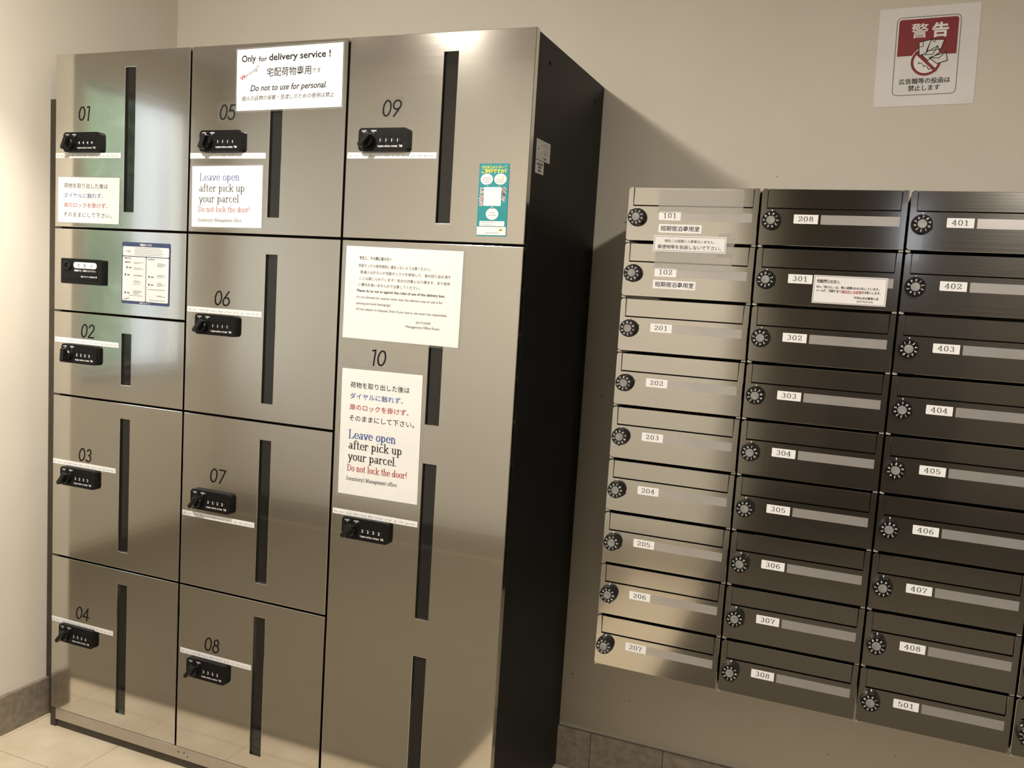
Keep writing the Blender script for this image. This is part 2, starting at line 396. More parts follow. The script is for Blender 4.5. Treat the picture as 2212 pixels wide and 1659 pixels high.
# window wall with its opening
WY0, WY1, WZ0, WZ1 = -1.95, -1.262, 0.80, 2.152
bm = bmesh.new()
add_box(bm, XW - 0.15, XW, WY1, -0.12, 0, CEIL)
add_box(bm, XW - 0.15, XW, YF, WY0, 0, CEIL)
add_box(bm, XW - 0.15, XW, WY0, WY1, 0, WZ0)
add_box(bm, XW - 0.15, XW, WY0, WY1, WZ1, CEIL)
struct(new_obj('wall_window', finish('wall_window', bm), WALL))
win = struct(empty('window_1', (XW, 0, 0)))
def wbox(n, y0, y1, z0, z1, x0, x1, m): return box(n, x0, x1, y0, y1, z0, z1, m, win)
wbox('window_frame', WY0, WY1, WZ0, WZ0 + 0.03, -0.11, -0.05, FRAMEM)
wbox('window_frame', WY0, WY1, WZ1 - 0.03, WZ1, -0.11, -0.05, FRAMEM)
wbox('window_frame', WY1 - 0.03, WY1, WZ0 + 0.03, WZ1 - 0.03, -0.11, -0.05, FRAMEM)
wbox('window_frame', WY0, WY0 + 0.03, WZ0 + 0.03, WZ1 - 0.03, -0.11, -0.05, FRAMEM)
wbox('window_pane', WY0 + 0.03, WY1 - 0.03, WZ0 + 0.03, WZ1 - 0.03, -0.088, -0.083, PANE)
wbox('window_sill', WY0, WY1, WZ0 - 0.02, WZ0 + 0.001, -0.14, 0.03, FRAMEM)
struct(box('ceiling', XW - 0.15, XR + 0.12, YC - 0.12, WB + 0.12, CEIL, CEIL + 0.1, CEILM))
struct(box('trim_1', XW, -1.01, YF, -0.12, CEIL - 0.018, CEIL, CEILM))
# corridor door with a narrow lit glass slit
dr = struct(empty('door_1', (2.28, YC, 0)))
bm = bmesh.new()
for a in ((-0.42, -0.09, 0.0, 2.12), (0.07, 0.40, 0.0, 2.12), (-0.09, 0.07, 0.0, 1.68), (-0.09, 0.07, 2.07, 2.12)):
    add_box(bm, a[0], a[1], 0.0, 0.04, a[2], a[3])
new_obj('door_leaf', finish('door_leaf', bm), DOORP, dr)
box('door_glass', -0.09, 0.07, 0.012, 0.018, 1.68, 2.07, mat('daylit_frosted_glass', (0.8, 0.85, 0.9), 0.5, emit=(0.8, 0.85, 1.0), estr=1.1), dr)

# floor: individual tiles over a grout bed
floor = struct(box('floor', XW - 0.15, XR + 0.12, YC - 0.12, WB + 0.12, -0.06, -0.003, GROUT))
TS = 0.30
tile_me = box_mesh('floor_tile', 0.0012, TS - 0.0012, 0.0012, TS - 0.0012, -0.012, 0.0, 0.0008, 1)
tile_me.materials.append(FLOORM)
nx0, nx1 = -4, 14; ny0, ny1 = -7, 3
for i in range(nx0, nx1):
    for j in range(ny0, ny1):
        x, y = -0.050 + i * TS, -0.158 + j * TS
        if x < XW - 0.01 or y + TS > WB + 0.11 or (x + TS < XO and y < YF - 0.11): continue
        if x + TS < XL and y > -0.12: continue
        new_obj('floor_tile', tile_me, None, floor, (x, y, 0))
struct(box('floor_corridor', XO, XR, YC, -2.06, -0.02, 0.006, MATD))
# tiled skirting
def skirting(name, x0, x1, y0, y1, joints, axis):
    s = struct(box(name, x0, x1, y0, y1, 0, 0.108, SKGROUT))
    for a, b in zip(joints, joints[1:]):
        g = 0.0012
        if axis == 'x': box('skirting_tile', a + g, b - g, y0 - 0.003, y1, 0.0, 0.1098, SKIRT, s, 0.0008, 1)
        else: box('skirting_tile', x0, x1 + 0.003, a + g, b - g, 0.0, 0.1098, SKIRT, s, 0.0008, 1)
    return s
skirting('baseboard_back', XL + 0.02, XR - 0.002, WB - 0.010, WB, [1.243 + 0.2 * k for k in range(15)], 'x')
skirting('baseboard_left', XL, XL + 0.010, -0.12, WB - 0.002, [-0.12, 0.035, 0.235, 0.435], 'y')
struct(box('baseboard_front', XW, XO, YF, YF + 0.012, 0, 0.11, SKIRT))
# ------------------------------------------------------------------ lamps of the room, with added fill lights
def lamp(x, y, z, r, power, label, visible_drop):
    t = empty('ceiling_lamp', (x, y, z)); tag(t, label, 'lamp')
    me = lathe_mesh('lamp_housing', [(0, visible_drop), (r + 0.02, visible_drop), (r + 0.02, 0.0), (r + 0.012, -0.004), (r + 0.004, 0.0), (r + 0.004, 0.008), (0, 0.008)], 40)
    me.transform(Matrix.Rotation(R(90), 4, 'X')); new_obj('lamp_housing', me, WHITEMETAL, t)
    me = lathe_mesh('fill_diffuser', [(0, 0.007), (r + 0.002, 0.007), (r + 0.002, 0.003), (0, 0.003)], 40)
    me.transform(Matrix.Rotation(R(90), 4, 'X')); new_obj('fill_diffuser', me, LAMPG, t)
    ld = bpy.data.lights.new('fill_light', 'AREA'); ld.shape = 'DISK'; ld.size = 2 * r; ld.energy = power; ld.color = WARM
    lo = bpy.data.objects.new('fill_light', ld); COL.objects.link(lo); lo.location = (0, 0, -0.006); lo.parent = t
    return t
def globe_lamp(x, y, z, r, strength, label):
    t = empty('ceiling_lamp', (x, y, z)); tag(t, label, 'lamp')
    prof = [(r * math.sin(math.pi * k / 14) if 0 < k < 14 else 0.0, -r * math.cos(math.pi * k / 14)) for k in range(15)]
    me = lathe_mesh('lamp_globe', prof, 24, True); me.transform(Matrix.Rotation(R(90), 4, 'X'))
    new_obj('lamp_globe', me, mat('glowing_lamp_globe', (0.9, 0.9, 0.85), 0.5, emit=WARM, estr=strength), t)
    me = lathe_mesh('lamp_cap', [(0, CEIL - z), (0.085, CEIL - z), (0.085, r * 0.95), (0.08, r * 0.75), (0.0, r * 0.75)], 36)
    me.transform(Matrix.Rotation(R(90), 4, 'X')); new_obj('lamp_cap', me, WHITEMETAL, t)
_gl = globe_lamp
def globe_lamp(x, y, z, r, strength, label):
    _gl(x, y, z, r, strength, label)
    t = [o for o in bpy.data.objects if o.get('label') == label][0]
    ld = bpy.data.lights.new('down_fill', 'AREA'); ld.shape = 'DISK'; ld.size = 2 * r; ld.energy = DOWN_FILL; ld.color = WARM
    lo = bpy.data.objects.new('down_fill', ld); COL.objects.link(lo); lo.parent = t; lo.location = (0, 0, -r - 0.004)
globe_lamp(0.70, -0.87, 2.315, 0.045, LAMP_A, 'small glowing globe lamp on the ceiling in front of the delivery lockers')
lamp(2.60, -1.60, 2.20, 0.08, FILL_C, 'round white fill lamp added at the mouth of the dark corridor', CEIL - 2.20)
def wall_washer(x, y, z, aim, power):
    t = empty('spot_lamp', (x, y, z)); tag(t, 'small white spot lamp on the ceiling aimed at the left wall', 'lamp')
    d = (Vector(aim) - Vector((x, y, z))).normalized(); q = d.to_track_quat('-Z', 'Y')
    me = lathe_mesh('lamp_housing', [(0, 0.09), (0.03, 0.09), (0.034, 0.0), (0.031, 0.0), (0.029, 0.012), (0, 0.012)], 28)
    me.transform(Matrix.Rotation(R(90), 4, 'X')); h = new_obj('lamp_housing', me, WHITEMETAL, t); h.rotation_mode = 'QUATERNION'; h.rotation_quaternion = q
    box('mounting_stem', -0.006, 0.006, -0.006, 0.006, 0.03, CEIL - z, WHITEMETAL, t)
    ld = bpy.data.lights.new('spot_light', 'SPOT'); ld.energy = power; ld.color = WARM; ld.spot_size = R(54); ld.spot_blend = 0.9; ld.shadow_soft_size = 0.02
    lo = bpy.data.objects.new('spot_light', ld); COL.objects.link(lo); lo.parent = t; lo.rotation_mode = 'QUATERNION'; lo.rotation_quaternion = q; lo.location = d * 0.004
wall_washer(0.40, -0.75, 2.14, (XL, -0.36, 1.35), WASH)
# ------------------------------------------------------------------ garden beyond the window
def hedge():
    bm = bmesh.new()
    rnd = random.Random(3)
    for k in range(7500):
        y = rnd.uniform(-8.5, -1.5); z = rnd.uniform(0.02, 3.7); x = -4.5 + 0.35 * rnd.random() ** 2 - 0.12 * z + 0.15 * math.sin(y * 4 + z * 2.5)
        c = Vector((x, y, z)); u = Vector((rnd.uniform(-1, 1), rnd.uniform(-1, 1), rnd.uniform(-1, 1))).normalized()
        w = u.cross(Vector((rnd.uniform(-1, 1), rnd.uniform(-1, 1), rnd.uniform(-1, 1)))).normalized()
        L, B = rnd.uniform(.07, .13), rnd.uniform(.022, .042)
        vs = [bm.verts.new(c - u * L), bm.verts.new(c + w * B), bm.verts.new(c + u * L), bm.verts.new(c - w * B)]
        bm.faces.new(vs[:3]); bm.faces.new((vs[0], vs[2], vs[3]))
    add_box(bm, -5.6, -4.9, -8.5, -1.5, -0.02, 3.5)
    me = bpy.data.meshes.new('hedge'); bm.to_mesh(me); bm.free(); add_uv(me)
    o = new_obj('hedge', me, LEAF); tag(o, 'dense green garden hedge outside the lobby window', 'hedge', kind='stuff')
hedge()
o = box('garden_pillar', -2.42, -2.20, -2.81, -2.64, -0.02, 2.7, MULLW, None, 0.01, 2); tag(o, 'pale square pillar standing outside the lobby window', 'pillar')
struct(box('ground_outside', -9, XW - 0.15, -12, 6, -0.12, -0.02, GROUND))

MATF = noise_mix(mat('added_dark_mat', (0.06, 0.05, 0.04), 0.95, spec=0.1), (0.18, 0.155, 0.115), (0.24, 0.21, 0.16), 90.0, bump=0.5, bump_scale=400)
o = box('added_floor_mat', -1.20, 1.12, -2.05, -0.24, 0.0, 0.012, MATF, None, 0.004, 2); tag(o, 'brown mat added before the lockers to dim their steel reflections', 'mat')  # unseen mat added so the lower locker doors mirror a darker floor
o = box('added_floor_mat', 1.47, 3.7, -2.05, -0.10, 0.0, 0.012, MATD, None, 0.004, 2); tag(o, 'dark mat added before the mailboxes to dim their steel reflections', 'mat')  # unseen mat added to darken what the mailbox fronts mirror
# ------------------------------------------------------------------ delivery lockers
CW = 0.4497; TOP = 1.8456
ZA, ZB, ZC, ZD, ZK = 1.3985, 1.1772, 0.9495, 0.4990, 0.0530
X3 = 3 * CW
def slot_door(x0, x1, z0, z1, sx0, sx1, slots, y0=0.0, y1=0.018):
    """Door sheet with window slots cut through it."""
    bm = bmesh.new()
    xs = [x0, sx0, sx1, x1] if slots else [x0, x1]
    zs = [z0]
    for a, b in sorted(slots): zs += [a, b]
    zs.append(z1)
    nx, nz = len(xs), len(zs)
    F = [[bm.verts.new((x, y0, z)) for z in zs] for x in xs]; B = [[bm.verts.new((x, y1, z)) for z in zs] for x in xs]
    hole = lambda i, j: bool(slots) and i == 1 and j % 2 == 1
    for i in range(nx - 1):
        for j in range(nz - 1):
            if hole(i, j):
                q = [(i, j), (i + 1, j), (i + 1, j + 1), (i, j + 1)]
                for a, b in zip(q, q[1:] + q[:1]): bm.faces.new((F[a[0]][a[1]], F[b[0]][b[1]], B[b[0]][b[1]], B[a[0]][a[1]]))
            else:
                bm.faces.new((F[i][j], F[i + 1][j], F[i + 1][j + 1], F[i][j + 1])); bm.faces.new((B[i][j], B[i][j + 1], B[i + 1][j + 1], B[i + 1][j]))
    rim = [(i, 0) for i in range(nx)] + [(nx - 1, j) for j in range(1, nz)] + [(i, nz - 1) for i in range(nx - 2, -1, -1)] + [(0, j) for j in range(nz - 2, 0, -1)]
    for a, b in zip(rim, rim[1:] + rim[:1]): bm.faces.new((F[a[0]][a[1]], B[a[0]][a[1]], B[b[0]][b[1]], F[b[0]][b[1]]))
    bmesh.ops.recalc_face_normals(bm, faces=bm.faces)
    es = [e for e in bm.edges if len(e.link_faces) == 2 and e.calc_face_angle(0) > 0.5 and all(abs(v.co.y - y0) < 1e-6 for v in e.verts)]
    bmesh.ops.bevel(bm, geom=es, offset=0.0011, segments=2, affect='EDGES', profile=0.5)
    return finish('door', bm)

# lock parts (shared meshes), local origin at the lock's lower left on the door face
LW, LH, LD = 0.1245, 0.0505, 0.0115
lock_body_me = prism_mesh('lock_body', rrect(0, LW, 0, LH, 0.007), -LD, 0.0, 0.0016, 3)
def knob_mesh():
    bm = bmesh.new()
    m1 = lathe_mesh('k', [(0, -0.012), (0.0130, -0.012), (0.0148, -0.010), (0.0155, 0.0), (0, 0.0)], 24); bm.from_mesh(m1)
    P = rrect(-0.0055, 0.0055, -0.0195, 0.0175, 0.0045, 4)
    m2 = prism_mesh('k', P, -0.024, -0.008, 0.0018, 2); bm.from_mesh(m2)
    return finish('lock_knob', bm)
knob_me = knob_mesh()
wheel_me = lathe_mesh('w', [(0, -0.0045), (0.0105, -0.0045), (0.0110, -0.004), (0.0110, 0.004), (0.0105, 0.0045), (0, 0.0045)], 20)
wheel_me.transform(Matrix.Rotation(R(90), 4, 'Z'))     # axis along x
slot_me = box_mesh('s', -0.0032, 0.0032, -0.0004, 0.0, -0.0125, 0.0125)
def make_lock(parent, x, z, digits, knob_deg):
    L = new_obj('combination_lock', lock_body_me, PLASTIC, parent, (x, 0, z))
    k = new_obj('lock_knob', knob_me, KNOBP, L, (0.0265, -LD, 0.0225)); k.rotation_euler = (0, R(knob_deg), 0)
    a = Ink()
    a.text('LOCK', 0.0085, 0.0425, 0.0046, width=0.0125, bold=0.02); a.text('OPEN', 0.0325, 0.0425, 0.0046, width=0.0135, bold=0.02)
    a.poly([(0.0145, 0.0385), (0.0162, 0.0412), (0.0128, 0.0412)]); a.disc(0.0145, 0.0408, 0.0016, n=10); a.poly([(0.0385, 0.0378), (0.0402, 0.0412), (0.0368, 0.0412)]); a.disc(0.0385, 0.0408, 0.0016, n=10)
    for i, ch in enumerate(digits):
        cx = 0.0575 + i * 0.0146
        w = new_obj('digit_wheel', wheel_me, KNOBP, L, (cx + 0.0036, -LD + 0.0107, 0.0235))
        a.text(ch, cx - 0.001, 0.0200, 0.0098, align='c', bold=0.02)
        b = Ink(); b.rect(cx + 0.0066, cx + 0.0098, 0.012, 0.035)
        b.build('wheel_slot', GAP, L, -LD - 0.0002)
    a.text('TAJIMA METAL WORK', 0.0500, 0.0085, 0.0050, width=0.0515, bold=0.025)
    a.text('TBI', 0.1045, 0.0085, 0.0064, width=0.0085, bold=0.025)
    a.build('lock_lettering', WHITEP, L, -LD - 0.0006)
    return L
TAPE_TXT = 'Do not lock Delivery Box after pick up the parcel'
def make_tape(parent, x, z):
    w, h = 0.2262, 0.0132
    t = new_obj('label_tape', box_mesh('label_tape', x, x + w, -0.0004, 0.0, z, z + h), TAPEW, parent)
    i = Ink(); i.mono(TAPE_TXT, x + 0.004, z + 0.0040, 0.0066, (w - 0.008) / len(TAPE_TXT)); i.build('tape_lettering', INK, t, -0.0007)
    return t

def make_locker(no, c, z0, z1, slots, lock_z, num, tape, digits, knob, label, patch=False):
    x0 = c * CW + (0.0 if c == 0 else 0.0030); x1 = (c + 1) * CW - (0.0030 if c < 2 else 0.0)
    t = empty('delivery_locker', (x0, 0.0, z0 + 0.0025)); tag(t, label, 'locker', 'parcel delivery lockers')
    ox, oz = x0, z0 + 0.0025
    gz1 = z1 - (0.0025 if z1 < TOP else 0.0)
    sx0, sx1 = c * CW + 0.2395, c * CW + 0.2730
    d = new_obj('door', slot_door(0, x1 - ox, 0, gz1 - oz, sx0 - ox, sx1 - ox, [(a - oz, b - oz) for a, b in slots]), STEEL, t)
    for a, b in slots: box('slot_window', sx0 - ox - 0.006, sx1 - ox + 0.006, 0.006, 0.010, a - oz - 0.006, b - oz + 0.006, GLASSB, t)
    make_lock(t, c * CW + 0.0405 - ox, lock_z - LH / 2 - oz, digits, knob)
    n = Ink(); pen_text(n, no, num[0] - ox, num[1] - oz, 0.0505, MONO, 0.036, 0.036, 0.98, 0.13, align='c')
    n.build('locker_number', INKN, t, -0.0005)
    if patch:
        p = new_obj('number_sticker', prism_mesh('number_sticker', rrect(num[0] - ox - 0.029, num[0] - ox + 0.031, num[1] - oz - 0.008, num[1] - oz + 0.043, 0.004), -0.0003, -0.00015), NUMFILM, t)
    make_tape(t, tape[0] - ox, tape[1] - oz)
    return t
make_locker('01', 0, ZA, TOP, [(1.4448, 1.8055)], 1.619, (.1000, 1.6760), (.0010, 1.5800), '4444', 25, 'steel delivery locker numbered 01 with a tall dark window slot')
make_locker('02', 0, ZC, ZB, [(.9967, 1.1308)], 1.0655, (.1205, 1.1110), (.0042, 1.0925), '2222', 4, 'low steel delivery locker numbered 02 with a short window slot')
make_locker('03', 0, ZD, ZC, [(.5480, .9060)], .7300, (.1170, .7755), (.0010, .7575), '2222', 38, 'steel delivery locker numbered 03 above locker 04')
make_locker('04', 0, ZK, ZD, [(.0959, .4575)], .2865, (.1145, .3320), (.0010, .3090), '2222', 40, 'bottom steel delivery locker numbered 04 next to the white wall')
make_locker('05', 1, ZA, TOP, [(1.4421, 1.8050)], 1.619, (.5625, 1.6710), (.4533, 1.5790), '1111', 25, 'steel delivery locker numbered 05 with a white sheet over its slot', True)
make_locker('06', 1, ZC, ZA, [(.9950, 1.3533)], 1.1750, (.5620, 1.2240), (.4560, 1.2030), '1111', 40, 'steel delivery locker numbered 06 without any paper notice')
make_locker('07', 1, ZD, ZC, [(.5450, .9038)], .7315, (.5625, .7790), (.4550, .6815), '2222', 42, 'steel delivery locker numbered 07 with its label tape under the lock')
make_locker('08', 1, ZK, ZD, [(.0955, .4570)], .2870, (.5600, .3370), (.4590, .3150), '2222', 42, 'bottom steel delivery locker numbered 08 between two other bottom doors')
make_locker('09', 2, ZA, TOP, [(1.4403, 1.8042)], 1.619, (1.0140, 1.6710), (.9060, 1.5792), '1111', 42, 'steel delivery locker numbered 09 with a teal sticker', True)
make_locker('10', 2, ZK, ZA, [(.9939, 1.3520), (.5425, .9037), (.0950, .4530)], .7295, (1.0090, 1.1145), (.9065, .7550), '2222', 45, 'tall steel delivery locker numbered 10 with three window slots')

# seal-stamp panel between lockers 01 and 02
t = empty('stamp_panel', (0, 0, ZB + 0.0025)); tag(t, 'steel panel with black seal stamp unit between lockers 01 and 02', 'locker panel')
oz = ZB + 0.0025
new_obj('panel_sheet', slot_door(0, CW - 0.003, 0, ZA - ZB - 0.005, 0, 0, []), STEEL, t)
SX, SZ, SW, SH, SD = 0.0350, 1.2515 - oz, 0.145, 0.0665, 0.010
u = new_obj('stamp_unit', prism_mesh('stamp_unit', rrect(0, SW, 0, SH, 0.003), -SD, 0, 0.0008, 2), PLASTIC, t, (SX, 0, SZ))
new_obj('stamp_button', lathe_mesh('stamp_button', [(0.0, -0.0015), (0.0065, -0.0015), (0.0075, -0.0055), (0.0115, -0.0055), (0.0125, -0.004), (0.0128, 0.0), (0, 0)], 28), KNOBP, u, (0.0255, -SD, 0.0475))
a = Ink(); a.poly(rrect(0.045, 0.127, 0.0415, 0.0575, 0.0079, 6)); a.build('title_pill', WHITEP, u, -SD - 0.0004)
a = Ink()
for i, ch in enumerate('宅配印'): a.text(ch, 0.0635 + i * 0.0225, 0.0448, 0.0105, align='c')
a.build('title_lettering', INKG, u, -SD - 0.0008)
a = Ink(); a.text('-配達完了後、伝票を入れて下さい-', 0.0475, 0.0335, 0.0052, width=0.077, bold=0.02); a.text('田島メタルワーク株式会社', 0.072, 0.0185, 0.0044, width=0.049, bold=0.02); a.disc(0.1255, 0.0205, 0.0022, n=12)
a.build('unit_lettering', WHITEP, u, -SD - 0.0005)
a = Ink(); a.rect(0.006, 0.138, 0.0108, 0.0140); a.build('ink_slot', GAP, u, -SD - 0.0004)

# black carcass that carries the lockers
cz = empty('locker_carcass', (0, 0, 0)); tag(cz, 'black steel carcass behind the delivery lockers standing on the floor', 'cabinet')
box('side_panel', X3 - 0.020, X3 - 0.0012, 0.0225, WB - 0.002, 0.0, TOP - 0.002, BLACKP, cz, 0.0008, 1)
box('carcass_body', 0.003, X3 - 0.020, 0.0185, WB - 0.003, 0.03, TOP - 0.003, GAP, cz)
box('plinth', 0.0, X3 - 0.002, 0.0045, WB - 0.01, 0.0, 0.0300, PLINTH, cz)
box('corner_block', -0.002, 0.0170, 0.0005, 0.05, 0.0, 0.0525, PLINTH, cz)
box('kick_strip', 0.0175, X3, 0.0, 0.018, 0.0225, ZK + 0.0012, KICK, cz, 0.0006, 1)
box('filler_strip', XL + 0.0005, 0.002, 0.046, 0.060, 0.0, 1.744, PLINTH, cz)
hole_me = lathe_mesh('bolt_hole', [(0, -0.0006), (0.0052, -0.0006), (0.0058, 0.0), (0.0, 0.0)], 20)
for (y, z) in ((.0935, 1.7964), (.4358, 1.7928), (.0874, .9974), (.0872, .8999), (.435, 1.0021), (.4294, .9045), (.09, .12), (.43, .12)):
    h = new_obj('bolt_hole', hole_me, GAP, cz, (X3 - 0.0012, y, z)); h.rotation_euler = (0, 0, R(90))
for (x, z) in ((.4600, .0405), (.4800, .0425), (.4905, .0345)):
    sd = Ink(); sd.disc(x, z, 0.0016, 0.0022, 9); sd.build('dent_mark', GAP, cz, -0.0004)

# ------------------------------------------------------------------ sheets and stickers
def sheet(name, label, w, h, loc, tilt=0.0, m=PAPER, film=0.0, rotz=0.0, cat='notice', thick=0.0005, radius=0.0):
    t = empty(name, loc, (0, R(tilt), R(rotz))); tag(t, label, cat)
    if film:
        bm = bmesh.new()
        o = rrect(-film, w + film, -film, h + film, film * 0.9, 4); n = len(o)
        add_box(bm, -film * 1.0, 0, -0.0004, 0.0, -film, h + film); add_box(bm, w, w + film, -0.0004, 0.0, -film, h + film)
        add_box(bm, 0, w, -0.0004, 0.0, -film, 0); add_box(bm, 0, w, -0.0004, 0.0, h, h + film)
        new_obj('laminate_edge', finish('laminate_edge', bm), FILM, t)
    if radius: new_obj('paper', prism_mesh('paper', rrect(0, w, 0, h, radius, 4), -thick, 0.0), m, t)
    else: box('paper', 0, w, -thick, 0.0, 0, h, m, t)
    return t
IY = -0.0009     # print layer in front of the paper
def put(t, m, fn, y=IY, name='printed_text'):
    i = Ink(); fn(i); return i.build(name, m, t, y)
Y0 = -0.0006     # the plane the sheets hang on: just off the doors
S = lambda i, s, x, z, size, al='l', w=None, k=(0.050, 0.016): pen_text(i, s, x, z, size, SERIF, k[0], k[1], 1.0, 0, al, w)

# delivery-only sheet on locker 05
t = sheet('delivery_notice', 'white sheet reading Only for delivery service across lockers 05 top', .2950, .1415, (.5905, Y0, 1.6903), -0.85, PAPER, 0.004)
def f(i):
    i.text('Only', .014, .1125, .0215, width=.041, bold=.022); i.text('for', .0625, .1120, .0155, width=.0245, bold=.02); i.text('delivery service !', .0925, .1125, .0215, width=.170, bold=.024)
    i.text('宅配荷物専用', .0865, .0775, .0215, width=.124, bold=.008); i.text('です', .2135, .0790, .0125, width=.0235, bold=.006)
put(t, INK, f)
def f(i):
    i.text('Do not to use for personal.', .040, .0445, .0195, width=.213, shear=.25, bold=.016)
    i.text('個人の品物の保管・受渡しのための使用は禁止', .0155, .0235, .0120, width=.2585, shear=.2, bold=.004)
put(t, INK, f)
put(t, INKR, lambda i: i.text('W', .014, .0690, .0140, rot=R(32), bold=.03))
put(t, INKG, lambda i: i.text('arning!!', .0255, .0755, .0125, width=.046, rot=R(27)))

JP = (('荷物を取り出した後は', 'k'), ('ダイヤルに触れず、', 'b'), ('扉のロックを掛けず、', 'r'), ('そのままにして下さい。', 'k'))
CM = {'k': INK, 'b': INKB, 'r': INKR, 'g': INKG}
# small Japanese notice on locker 01
t = sheet('pickup_notice', 'small laminated Japanese notice stuck low on locker 01', .2140, .1178, (.0116, Y0, 1.4130), 0.3, PAPER, 0.004)
for n, (s, c) in enumerate(JP):
    put(t, {'k': INKG, 'b': INKB, 'r': INKR}[c], lambda i: i.text(s, .0215, .0905 - n * .0250, .0140, width=.0153 * len(s)))
# English notice on locker 05
t = sheet('pickup_notice', 'small laminated English notice stuck low on locker 05', .2115, .1470, (.4633, Y0, 1.4130), -0.7, PAPER, 0.004)
put(t, INKB, lambda i: S(i, 'Leave open', .022, .1120, .0265, w=.122, k=(.038, .012)))
put(t, INKG, lambda i: (S(i, 'after pick up', .022, .0855, .0262, w=.138, k=(.04, .014)), S(i, 'your parcel.', .022, .0600, .0262, w=.128, k=(.04, .014))))
put(t, INKR, lambda i: S(i, 'Do not lock the door!', .0195, .0365, .0200, w=.158, k=(.038, .012)))
put(t, INKG, lambda i: S(i, 'Dormitory3 Management office', .0195, .0135, .0105, w=.132, k=(.04, .02)))
# operating instructions on the stamp panel
t = sheet('instruction_plate', 'navy framed instruction plate beside the seal stamp unit', .1583, .1577, (.2386, Y0, 1.2107), 0.1, NAVY, 0.0, radius=0.004, cat='sign')
def f(i):
    i.poly(rrect(.003, .1553, .1225, .1465, .0035, 4)); i.poly(rrect(.003, .0805, .0075, .1205, .0035, 4)); i.poly(rrect(.0825, .1553, .0075, .1205, .0035, 4))
put(t, WHITEP, f, IY, 'white_panels')
put(t, WHITEP, lambda i: (i.text('宅配ボックス', .0792, .1490, .0066, align='c', bold=.03), i.text('田島メタルワーク', .0792, .0020, .0042, align='c', bold=.03)), IY - .0001)
def f(i):
    i.text('ご注意', .0130, .1320, .0055)
    i.text('お預け方法', .0075, .1145, .0048, bold=.02); i.text('お受取方法', .0870, .1145, .0048, bold=.02)
    i.text('取扱方法', .0110, .1045, .0046, bold=.03)
    rr = random.Random(5)
    for k in range(5): i.rect(.0420, .0420 + rr.uniform(.06, .1), .1430 - k * .0043, .1438 - k * .0043)
    for (x, z) in ((.018, .093), (.013, .074), (.013, .028), (.092, .072), (.092, .052)): i.disc(x, z, .0022, .0032, 10); i.rect(x + .006, x + .015, z - .0015, z + .0008)
    for z in (.1060, .1030, .0920, .0890, .0740, .0715, .0585, .0560, .0510, .0330, .0305, .0280, .0255): i.rect(.0400, .0400 + rr.uniform(.018, .034), z, z + .0008)
    for z in (.1060, .1035, .1010, .0985, .0770, .0745, .0720, .0570, .0545, .0520, .0495, .0250, .0225): i.rect(.1180, .1180 + rr.uniform(.015, .03), z, z + .0008)
    i.rect(.090, .145, .0395, .0405); i.rect(.026, .072, .0212, .0220); i.rect(.094, .146, .0125, .0134)
    i.line([(.008, .0115), (.026, .0150)], .0010); i.line([(.012, .0075 + .0025), (.026, .0125)], .0010)
put(t, INKG, f, IY - .0002)
# rules notice on locker 10 (A4 landscape)
t = sheet('rules_notice', 'landscape laminated rules notice in two languages on locker 10', .2968, .2100, (.9135, Y0, 1.1728), 0.3, PAPER, 0.005)
def f(i):
    i.text('学生と、その関係者の方へ', .036, .1810, .0085, width=.084, bold=.012)
    i.text('宅配ボックス使用規則に違反しないよう注意ください。', .034, .1640, .0080, width=.185)
    i.text('配達人以外の人が宅配ボックスを使用して、身の回り品を渡す', .0405, .1495, .0078, width=.229)
    i.text('ことは禁じられています！処分の対象になり得ます。また紛失', .0380, .1350, .0078, width=.231)
    i.text('に責任を負いませんので注意してください。', .0365, .1210, .0078, width=.159)
put(t, INKG, f)
put(t, INK, lambda i: i.text('Please do as not to against the rules of use of the delivery box.', .033, .1075, .0086, width=.225, bold=.014))
def f(i):
    i.text("It's not allowed for anyone other than the delivery man to use it for", .0330, .0930, .0080, width=.220)
    i.text('passing personal belongings!', .0330, .0790, .0080, width=.090)
    i.text("It'll be subject to disposal. Even if you lose it, we won't be responsible.", .0330, .0655, .0080, width=.233)
    i.text('2017/10/09', .189, .0450, .0078, width=.0365); i.text('Management Office Room', .1645, .0345, .0082, width=.084)
put(t, INKG, f)
# pick-up notice on locker 10 (A4 portrait)
t = sheet('pickup_notice', 'tall laminated notice in two languages below the numeral 10', .2105, .2955, (.9190, Y0, .8060), -0.4, PAPER, 0.007)
for n, (s, c) in enumerate(JP):
    put(t, CM[c], lambda i: i.text(s, .0235, .2530 - n * .0258, .0150, width=.01555 * len(s), bold=.004))
put(t, INKB, lambda i: S(i, 'Leave open', .0225, .1330, .0290, w=.1265))
put(t, INK, lambda i: (S(i, 'after pick up', .0240, .1085, .0285, w=.1420), S(i, 'your parcel.', .0240, .0815, .0285, w=.1310)))
put(t, INKR, lambda i: S(i, 'Do not lock the door!', .0220, .0560, .0222, w=.1600))
put(t, INKG, lambda i: S(i, 'Dormitory3 Management office', .0210, .0340, .0125, w=.1350, k=(.05, .022)))
